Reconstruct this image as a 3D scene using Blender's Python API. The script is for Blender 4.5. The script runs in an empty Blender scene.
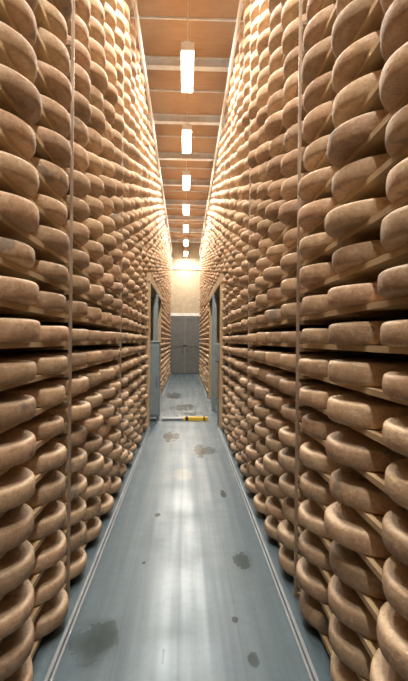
import bpy, math, random
import numpy as np
from mathutils import Vector, Matrix
random.seed(7); rng=np.random.default_rng(7)
S=bpy.context.scene
S.view_settings.view_transform='Standard'
S.view_settings.look='None'

# ------------------------------------------------------------- constants
EYE=1.6; F=500.0
XF=0.650            # front of the wheels
R=0.290; TH=0.088; PITCH=0.17; Z0=0.055; NROW=33
POSTS=[-4.10,-1.70,0.70,3.10,5.50,7.90,9.10,11.50,13.90,16.30,18.70,21.10,23.50]
OPEN=(9.10,13.90); OPEN_Z=2.77
RTOP=Z0+NROW*PITCH
CEIL=6.35; YB=24.0; YF=-6.0; XW=3.4

# ------------------------------------------------------------- materials
def nt(name):
    m=bpy.data.materials.new(name); m.use_nodes=True
    t=m.node_tree; b=t.nodes['Principled BSDF']; return m,t,b
def N(t,ty,**k):
    n=t.nodes.new(ty)
    for a,v in k.items(): setattr(n,a,v)
    return n
def mixc(t,fac,a,b,blend='MIX'):
    n=N(t,'ShaderNodeMix',data_type='RGBA',blend_type=blend)
    for i,v in ((0,fac),(6,a),(7,b)):
        if hasattr(v,'is_output'): t.links.new(v,n.inputs[i])
        elif isinstance(v,(int,float)): n.inputs[i].default_value=v
        else: n.inputs[i].default_value=(*v,1) if len(v)==3 else v
    return n.outputs[2]
def math_(t,op,a,b=0.0,c=None):
    n=N(t,'ShaderNodeMath',operation=op)
    for i,v in enumerate((a,b) if c is None else (a,b,c)):
        if hasattr(v,'is_output'): t.links.new(v,n.inputs[i])
        else: n.inputs[i].default_value=v
    return n.outputs[0]
def maprange(t,v,a,b,c=0,d=1):
    n=N(t,'ShaderNodeMapRange'); t.links.new(v,n.inputs[0])
    for i,x in enumerate((a,b,c,d)): n.inputs[i+1].default_value=x
    return n.outputs[0]
def coords(t,scale=(1,1,1)):
    c=N(t,'ShaderNodeTexCoord'); m=N(t,'ShaderNodeMapping'); m.inputs['Scale'].default_value=scale
    t.links.new(c.outputs['Object'],m.inputs[0]); return m.outputs[0]
def noise(t,vec,scale,detail=4,rough=.55):
    n=N(t,'ShaderNodeTexNoise'); t.links.new(vec,n.inputs['Vector'])
    n.inputs['Scale'].default_value=scale; n.inputs['Detail'].default_value=detail; n.inputs['Roughness'].default_value=rough
    return n.outputs[0]
def bump(t,b,h,strength,dist):
    n=N(t,'ShaderNodeBump'); n.inputs['Strength'].default_value=strength; n.inputs['Distance'].default_value=dist
    t.links.new(h,n.inputs['Height']); t.links.new(n.outputs[0],b.inputs['Normal'])

def wood(name,c1,c2,grain=(30,2,30),rough=.7,dark=.5):
    m,t,b=nt(name)
    v=coords(t,grain); n=noise(t,v,1.0,5,.6); v2=coords(t); n2=noise(t,v2,1.3,3)
    c=mixc(t,maprange(t,n,.3,.7),c1,c2)
    c=mixc(t,maprange(t,n2,.35,.7,0,dark),c,tuple(x*.55 for x in c1))
    t.links.new(c,b.inputs['Base Color']); b.inputs['Roughness'].default_value=rough
    bump(t,b,n,.25,.003); return m
M_board=wood('spruce_board',(.50,.35,.19),(.66,.49,.28),dark=.4)
M_post=wood('timber_post',(.36,.24,.14),(.48,.34,.20),(30,30,2))
M_panel=wood('rack_end_wood',(.50,.34,.18),(.62,.44,.24),(20,20,2))
M_ply=wood('ceiling_plywood',(.46,.27,.15),(.56,.34,.19),(3,16,3),dark=.3)
M_gap_shade=wood('gap_shade_sheet',(.12,.08,.05),(.17,.115,.07),(3,20,20))  # dark colour paints in the shade seen through gaps between wheels

def plain(name,col,rough=.5,metal=0,var=.12):
    m,t,b=nt(name); v=coords(t); n=noise(t,v,6,4)
    c=mixc(t,maprange(t,n,.3,.7,0,1),tuple(x*(1-var) for x in col),tuple(min(1,x*(1+var)) for x in col))
    t.links.new(c,b.inputs['Base Color']); b.inputs['Roughness'].default_value=rough; b.inputs['Metallic'].default_value=metal
    return m
M_white=plain('white_painted_steel',(.80,.78,.74),.5)
M_glow_edge=plain('glow_edge_strip',(.90,.88,.84),.6,var=.03)  # near-white, for added strips that imitate the glow along the rack tops
M_steel=plain('galvanised_steel',(.30,.32,.33),.45,.6)
M_postm=plain('upright_steel',(.36,.265,.19),.45,.1)
M_grey=plain('bluegrey_paint',(.24,.29,.31),.45)
M_yellow=plain('yellow_paint',(.85,.55,.04),.5)
M_black=plain('black_rubber',(.02,.02,.02),.6)
M_wall=plain('plaster_wall',(.50,.46,.40),.8)
M_beige=plain('beige_cladding',(.44,.35,.235),.6)
M_door=plain('grey_door_metal',(.14,.14,.13),.5)

def emis(name,col,s):
    m,t,b=nt(name); b.inputs['Base Color'].default_value=(*col,1)
    b.inputs['Emission Color'].default_value=(*col,1); b.inputs['Emission Strength'].default_value=s
    return m
M_tube=emis('lamp_diffuser',(1,.95,.87),44)

# cheese rind
m,t,b=nt('cheese_rind'); M_cheese=m
at=N(t,'ShaderNodeAttribute',attribute_name='wheel_rand')
sp=N(t,'ShaderNodeSeparateColor'); t.links.new(at.outputs['Color'],sp.inputs[0])
v=coords(t)
n1=noise(t,v,11,6,.65); n2=noise(t,v,75,3,.6)
va=N(t,'ShaderNodeVectorMath',operation='ADD')
t.links.new(v,va.inputs[0]); t.links.new(at.outputs['Color'],va.inputs[1])
n3=noise(t,va.outputs[0],5,3,.7)
n4=noise(t,va.outputs[0],24,5,.7)
side=mixc(t,maprange(t,n1,.35,.66),(.46,.275,.165),(.64,.42,.265))
side=mixc(t,maprange(t,sp.outputs[0],0,1,0,.75),side,(.54,.39,.235))
side=mixc(t,maprange(t,n4,.48,.64,0,.5),side,(.72,.565,.40))
geo=N(t,'ShaderNodeNewGeometry'); sx=N(t,'ShaderNodeSeparateXYZ'); t.links.new(geo.outputs['Normal'],sx.inputs[0])
top=maprange(t,sx.outputs[2],.5,.95)
topc=mixc(t,maprange(t,n3,.35,.7),(.68,.52,.35),(.50,.365,.24))
c=mixc(t,top,side,topc)
c=mixc(t,maprange(t,n2,.52,.70,0,.45),c,(.27,.175,.115))
mark=math_(t,'MULTIPLY',maprange(t,n3,.60,.66,0,.65),math_(t,'GREATER_THAN',sp.outputs[1],.5))
c=mixc(t,mark,c,(.20,.19,.165))
br=maprange(t,sp.outputs[2],0,1,.72,1.12)
hv=N(t,'ShaderNodeHueSaturation'); t.links.new(c,hv.inputs['Color']); t.links.new(br,hv.inputs['Value'])
t.links.new(hv.outputs[0],b.inputs['Base Color']); b.inputs['Roughness'].default_value=.62
b.inputs['Specular IOR Level'].default_value=.35
bump(t,b,math_(t,'ADD',n1,math_(t,'MULTIPLY',n2,.5)),.5,.009)

# floor
m,t,b=nt('wet_coated_floor'); M_floor=m
v=coords(t); sx=N(t,'ShaderNodeSeparateXYZ'); t.links.new(v,sx.inputs[0])
X,Y=sx.outputs[0],sx.outputs[1]
st=noise(t,coords(t,(9,.25,1)),1.0,4,.5)
big=noise(t,v,1.7,4,.6); fine=noise(t,v,14,4,.6)
c=mixc(t,maprange(t,st,.35,.65),(.045,.075,.095),(.125,.17,.19))
c=mixc(t,maprange(t,big,.45,.7,0,.6),c,(.055,.08,.085))
c=mixc(t,maprange(t,fine,.5,.75,0,.3),c,(.035,.05,.055))
wn=math_(t,'MULTIPLY',math_(t,'SUBTRACT',noise(t,v,7,4,.6),.5),1.6)
def blob(x,y,rx,ry,soft=.25):
    a=math_(t,'POWER',math_(t,'ABSOLUTE',math_(t,'DIVIDE',math_(t,'SUBTRACT',X,x),rx)),2)
    d=math_(t,'POWER',math_(t,'ABSOLUTE',math_(t,'DIVIDE',math_(t,'SUBTRACT',Y,y),ry)),2)
    r=math_(t,'ADD',math_(t,'SQRT',math_(t,'ADD',a,d)),wn)
    return maprange(t,r,1.0,1.0-soft,0,1)
wet=None
for a in [(.44,3.62,.085,.22),(-.46,2.68,.16,.28),(.30,2.85,.03,.05),(-.24,4.6,.04,.08),(.25,7.3,.25,.5),(-.2,8.3,.2,.5),
          (.0,12,.4,.8),(-.3,14.5,.3,1),(.35,2.5,.04,.08),(-.28,3.6,.02,.04),(.1,10.9,.35,.3),(.42,5.2,.04,.2)]:
    k=blob(*a,soft=.6); wet=k if wet is None else math_(t,'MAXIMUM',wet,k)
c=mixc(t,math_(t,'MULTIPLY',wet,.5),c,(.04,.043,.03))
tan=blob(-.02,6.0,.13,.3)
c=mixc(t,math_(t,'MULTIPLY',tan,.4),c,(.25,.20,.12))
sl=None
for x0 in (-.34,-.02,.31):
    k=maprange(t,math_(t,'ABSOLUTE',math_(t,'SUBTRACT',X,x0)),.003,.007,1,0); sl=k if sl is None else math_(t,'MAXIMUM',sl,k)
c=mixc(t,math_(t,'MULTIPLY',sl,.35),c,(.03,.04,.045))
t.links.new(c,b.inputs['Base Color'])
rr=maprange(t,big,.3,.7,.29,.43)
rr=math_(t,'ADD',rr,maprange(t,st,.35,.65,.06,-.05))
rr=math_(t,'SUBTRACT',rr,math_(t,'MULTIPLY',wet,.15)); t.links.new(rr,b.inputs['Roughness'])
b.inputs['Specular IOR Level'].default_value=.65
b.inputs['Specular Tint'].default_value=(.76,.91,1,1)
bump(t,b,fine,.10,.004)

# ------------------------------------------------------------- mesh helpers
def link(o,parent=None):
    S.collection.objects.link(o)
    if parent: o.parent=parent
    return o
def empty(name):
    o=bpy.data.objects.new(name,None); return link(o)
BOXF=np.array([[0,3,2,1],[4,5,6,7],[0,1,5,4],[1,2,6,5],[2,3,7,6],[3,0,4,7]])
def mesh_from(name,V,Fs,mats,parent=None,midx=None,smooth=False,bevel=0):
    me=bpy.data.meshes.new(name); me.from_pydata([tuple(x) for x in V],[],[tuple(int(i) for i in f) for f in Fs])
    for mm in (mats if isinstance(mats,list) else [mats]): me.materials.append(mm)
    if midx is not None: me.polygons.foreach_set('material_index',midx)
    if smooth: me.shade_smooth()
    me.update(); o=bpy.data.objects.new(name,me); link(o,parent)
    if bevel:
        mo=o.modifiers.new('bevel','BEVEL'); mo.width=bevel; mo.segments=2
    return o
class Boxes:
    def __init__(s): s.v=[]; s.f=[]; s.m=[]
    def add(s,x0,x1,y0,y1,z0,z1,m=0):
        if x0>x1:x0,x1=x1,x0
        n=len(s.v)
        s.v+= [(x0,y0,z0),(x1,y0,z0),(x1,y1,z0),(x0,y1,z0),(x0,y0,z1),(x1,y0,z1),(x1,y1,z1),(x0,y1,z1)]
        s.f+= [tuple(int(q)+n for q in r) for r in BOXF]; s.m+=[m]*6
    def cyl(s,p0,p1,r,seg=12,m=0):
        p0=Vector(p0);p1=Vector(p1);d=(p1-p0).normalized(); a=d.orthogonal().normalized(); bb=d.cross(a); n=len(s.v)
        for p in (p0,p1):
            for i in range(seg):
                th=2*math.pi*i/seg; s.v.append(tuple(p+a*r*math.cos(th)+bb*r*math.sin(th)))
        for i in range(seg):
            j=(i+1)%seg; s.f.append((n+i,n+j,n+seg+j,n+seg+i)); s.m.append(m)
        s.f.append(tuple(n+i for i in range(seg))[::-1]); s.f.append(tuple(n+seg+i for i in range(seg))); s.m+=[m,m]
    def make(s,name,mats,parent=None,bevel=0): return mesh_from(name,s.v,s.f,mats,parent,s.m,bevel=bevel)

# ------------------------------------------------------------- room
b=Boxes(); b.add(-XW,XW,YF,YB,-.1,0); b.make('floor',M_floor)
b=Boxes(); b.add(-XW,XW,YF,YB,CEIL,CEIL+.1); b.make('ceiling',M_ply)
b=Boxes(); b.add(-XW-.1,-XW,YF,YB,0,CEIL); b.make('wall_left',M_wall)
b=Boxes(); b.add(XW,XW+.1,YF,YB,0,CEIL); b.make('wall_right',M_wall)
b=Boxes(); b.add(-XW,XW,YF-.1,YF,0,CEIL); b.make('wall_front',M_wall)
b=Boxes(); b.add(-XW,XW,YB,YB+.1,0,CEIL)
x=-XW
while x<XW-.1:
    b.add(x,x+.16,YB-.03,YB,2.8,CEIL); x+=.22
b.add(-XW,XW,YB-.10,YB-.03,5.0,5.12,1); b.add(-XW,XW,YB-.08,YB-.0,2.76,2.9,1)
b.make('wall_back',[M_beige,M_white])
b=Boxes()
for x0 in (-1.5,.005):
    b.add(x0,x0+1.495,YB-.05,YB-.005,.02,2.72)
    for (xa,xb,za,zb) in ((x0+.0,x0+1.495,.02,.14),(x0,x0+1.495,2.6,2.72),(x0,x0+.08,.14,2.6),(x0+1.415,x0+1.495,.14,2.6),(x0,x0+1.495,1.3,1.38)):
        b.add(xa,xb,YB-.07,YB-.05,za,zb)
b.add(-1.6,-1.5,YB-.09,YB-.005,0,2.75,1); b.add(1.5,1.6,YB-.09,YB-.005,0,2.75,1)
b.add(-.12,-.09,YB-.11,YB-.07,1.0,1.2,2); b.add(.09,.12,YB-.11,YB-.07,1.0,1.2,2)
b.make('door_1',[M_door,M_grey,M_black])
# ceiling beams (I section)
b=Boxes()
y=8.45-2.13*6
while y<YB-.3:
    b.add(-XW,XW,y-.07,y+.07,CEIL-.16,CEIL-.145); b.add(-XW,XW,y-.01,y+.01,CEIL-.145,CEIL-.015); b.add(-XW,XW,y-.07,y+.07,CEIL-.015,CEIL-.001)
    b.add(-XW,XW,y+1.03,y+1.06,CEIL-.03,CEIL-.001); y+=2.13
b.make('ceiling_beams',M_white)

# ------------------------------------------------------------- lamps
for k in range(-3,7):
    y0=6.85+2.6*k; x=0.0; z=5.6
    if y0+1.2>YB: break
    e=empty('pendant_tube_light')
    b=Boxes()
    b.add(x-.09,x+.09,y0-.02,y0+1.17,z+.04,z+.075,0)
    b.add(x-.045,x+.045,y0,y0+1.15,z+.075,z+.10,0)
    b.add(x-.09,x+.09,y0-.025,y0-.0,z-.035,z+.04,0); b.add(x-.09,x+.09,y0+1.15,y0+1.175,z-.035,z+.04,0)
    for yy in (y0+.1,y0+1.05): b.cyl((x,yy,z+.1),(x,yy,CEIL),.007,8,0)
    b.make('housing',M_white,e)
    b=Boxes(); b.cyl((x-.046,y0,z),(x-.046,y0+1.15,z),.036,16); b.cyl((x+.046,y0,z),(x+.046,y0+1.15,z),.036,16)
    b.make('tubes',M_tube,e)
    L=bpy.data.lights.new('tube_glow','AREA'); L.shape='RECTANGLE'; L.size=.14; L.size_y=1.12; L.energy=92; L.color=(1,.95,.87)
    o=bpy.data.objects.new('tube_glow',L); o.location=(x,y0+.575,z-.045); link(o,e)

# ------------------------------------------------------------- racks
def in_open(y0,y1): return y0>=OPEN[0]-.01 and y1<=OPEN[1]+.01
def wheels_for(sign):
    out=[]
    for a,c in zip(POSTS[:-1],POSTS[1:]):
        n=max(1,round((c-a)/.6)); p=(c-a-.01)/n
        for r in range(NROW):
            zb=Z0+r*PITCH
            if in_open(a,c) and zb<OPEN_Z+.1: continue
            for i in range(n):
                out.append((sign*(XF+R+rng.normal(0,.011)),a+.005+p*(i+.5)+rng.normal(0,.003),zb+.001))
    return out
def profile(lod):
    if lod==0: return [(.026,0),(.012,.0025),(.004,.009),(.0005,.019),(-.0015,.044),(.0005,.069),(.004,.079),(.012,.0855),(.028,.088)]
    return [(.018,0),(.003,.009),(-.0015,.044),(.003,.079),(.020,.088)]
def build_wheels(name,lst,parent):
    Vs=[];Lp=[];Ls=[];Cs=[];nv=0;nl=0
    for (cx,cy,cz) in lst:
        near=-1<cy<5.5; seg=48 if near else (28 if cy<10 else 20); prof=profile(0 if near else 1)
        th=np.linspace(0,2*np.pi,seg,endpoint=False)+rng.random()*6
        rs=R-abs(rng.normal(0,.004))-.001; hs=rng.uniform(.90,1.10)
        e=1+.006*np.cos(2*th+rng.random()*6)
        cols=rng.random(3)
        P=[]
        for inset,z in prof:
            r=(rs-inset)*e
            xx=r*np.cos(th); yy=r*np.sin(th); zz=z*hs+ (0 if z==0 else 1)*(.004*np.sin(th*1+cols[0]*6)*(z/.088))
            P.append(np.stack([cx+xx,cy+yy,cz+zz],1))
        P=np.concatenate(P); nr=len(prof)
        i=np.arange(seg); j=(i+1)%seg
        for k in range(nr-1):
            q=np.stack([k*seg+i,k*seg+j,(k+1)*seg+j,(k+1)*seg+i],1)+nv
            Lp.append(q.ravel()); Ls.append(nl+np.arange(seg)*4); nl+=seg*4
        Lp.append((i[::-1]+nv)); Ls.append(np.array([nl])); nl+=seg
        Lp.append((i+(nr-1)*seg+nv)); Ls.append(np.array([nl])); nl+=seg
        Vs.append(P); Cs.append(np.tile(np.append(cols,1.0),(len(P),1))); nv+=len(P)
    V=np.concatenate(Vs).astype(np.float32); Lp=np.concatenate(Lp).astype(np.int32); Ls=np.concatenate(Ls).astype(np.int32); C=np.concatenate(Cs).astype(np.float32)
    me=bpy.data.meshes.new(name); me.vertices.add(len(V)); me.vertices.foreach_set('co',V.ravel())
    me.loops.add(len(Lp)); me.loops.foreach_set('vertex_index',Lp)
    me.polygons.add(len(Ls)); me.polygons.foreach_set('loop_start',Ls)
    me.update(calc_edges=True)
    ca=me.color_attributes.new('wheel_rand','FLOAT_COLOR','POINT'); ca.data.foreach_set('color',C.ravel())
    me.shade_smooth(); me.materials.append(M_cheese); me.validate()
    o=bpy.data.objects.new(name,me); return link(o,parent)

for sign,side in ((-1,'l'),(1,'r')):
    rack=empty('cheese_rack')
    bd=Boxes(); br=Boxes(); ps=Boxes(); fr=Boxes()
    for a,c in zip(POSTS[:-1],POSTS[1:]):
        op=in_open(a,c)
        for r in range(NROW):
            zb=Z0+r*PITCH
            if op and zb<OPEN_Z+.1: continue
            bd.add(sign*.735,sign*.93,a+.012,c-.012,zb-.025,zb); bd.add(sign*.95,sign*1.17,a+.012,c-.012,zb-.025,zb)
    for p in POSTS:
        inner=OPEN[0]+.1<p<OPEN[1]-.1
        zb0=OPEN_Z if inner else 0
        for xa in (.695,1.19):
            ps.add(sign*xa,sign*(xa+.018),p-.007,p+.007,zb0,RTOP)
        for r in range(NROW):
            zb=Z0+r*PITCH
            if zb<zb0+.05: continue
            br.add(sign*.716,sign*1.19,p-.010,p+.010,zb-.05,zb-.026)
            br.add(sign*.74,sign*1.19,p-.04,p+.04,zb-.031,zb-.0255)
    # added dark backing for shade between wheels, headers, added glow-edge strip
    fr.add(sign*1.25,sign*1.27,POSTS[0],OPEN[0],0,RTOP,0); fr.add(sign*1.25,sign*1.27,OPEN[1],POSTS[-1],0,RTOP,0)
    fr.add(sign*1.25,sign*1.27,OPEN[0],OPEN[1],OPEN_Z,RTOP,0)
    fr.add(sign*.645,sign*.70,OPEN[0],OPEN[1],OPEN_Z-.10,OPEN_Z+.06,1)
    fr.add(sign*1.17,sign*1.24,OPEN[0],OPEN[1],OPEN_Z-.10,OPEN_Z+.06,1)
    fr.add(sign*.70,sign*1.17,OPEN[0]+.02,OPEN[1]-.02,OPEN_Z+.0,OPEN_Z+.03,1)
    fr.add(sign*.665,sign*1.24,OPEN[1]+.0,OPEN[1]-.03,0,OPEN_Z,1)
    fr.add(sign*.665,sign*1.24,OPEN[0]+.02,OPEN[0]+.05,0,OPEN_Z-.1,1)
    fr.add(sign*.64,sign*.73,OPEN[0]+.05,OPEN[0]+.17,0,OPEN_Z-.10,1)
    # steel column inside the opening
    fr.add(sign*.62,sign*.72,11.4,11.5,0,OPEN_Z-.10,3)
    fr.add(sign*.64,sign*.67,POSTS[0],POSTS[-1],RTOP,RTOP+.16,2)  # added strip standing in for the bright glow line above the rack
    bd.make('shelf_boards',M_board,rack); br.make('bearers',M_post,rack); ps.make('uprights',M_postm,rack)
    fr.make('frame_panels',[M_gap_shade,M_panel,M_glow_edge,M_grey],rack)
    w=build_wheels('cheese_wheels',wheels_for(sign),rack)
    b=Boxes()
    if sign==1:
        b.add(.56,.64,9.15,9.22,1.2,1.55,0); b.add(.57,.63,9.135,9.15,1.22,1.53,1); b.cyl((.62,9.19,.03),(.62,9.19,1.2),.012,8,1)
        b.make('junction_box',[M_grey,M_steel],rack,bevel=.003)
    else:
        b.add(-.86,-.50,9.9,10.3,.08,1.55,0); b.add(-.84,-.52,9.88,9.9,.12,1.5,0); b.add(-.56,-.54,9.85,9.88,.7,.95,1)
        for xa in (-.84,-.56):
            for ya in (9.92,10.24): b.add(xa,xa+.04,ya,ya+.04,0,.08,1)
        b.add(-.88,-.48,9.88,10.32,1.55,1.58,1)
        b.make('control_cabinet',[M_grey,M_steel],rack,bevel=.005)
    # guide rail along the floor
    g=Boxes()
    for (ya,yb) in ((POSTS[0],OPEN[0]),(OPEN[1],POSTS[-1])):
        g.add(sign*.616,sign*.632,ya,yb,0,.035); g.add(sign*.606,sign*.616,ya,yb,0,.005)
    g.make('floor_guide_rail',M_steel)

# ------------------------------------------------------------- cross aisle items
e=empty('floor_barrier')
b=Boxes(); b.add(-.02,.48,9.95,10.07,.0,.07,0)
b.add(.02,.08,9.948,10.072,.0,.072,1); b.add(.38,.41,9.948,10.072,.0,.072,1)
b.make('yellow_bar',[M_yellow,M_black],e,bevel=.004)
b=Boxes(); b.add(-.45,-.03,9.95,10.10,0,.05,0); b.add(-.45,.48,10.1,10.35,0,.02,0); b.make('steel_threshold',M_steel,e,bevel=.004)

# ------------------------------------------------------------- world / camera
w=bpy.data.worlds.new('world'); S.world=w; w.use_nodes=True
w.node_tree.nodes['Background'].inputs[0].default_value=(.5,.5,.5,1); w.node_tree.nodes['Background'].inputs[1].default_value=.2
cam=bpy.data.cameras.new('camera'); cam.sensor_fit='VERTICAL'; cam.sensor_height=36; cam.lens=F/681*36
cam.clip_start=.05
co=bpy.data.objects.new('camera',cam); link(co)
yaw=math.atan(19/F)
R_=Matrix.Rotation(-yaw,4,'Z')@Matrix.Rotation(math.pi/2,4,'X')@Matrix.Rotation(math.radians(.5),4,'Z')
co.matrix_world=Matrix.Translation((0,0,EYE))@R_
S.camera=co
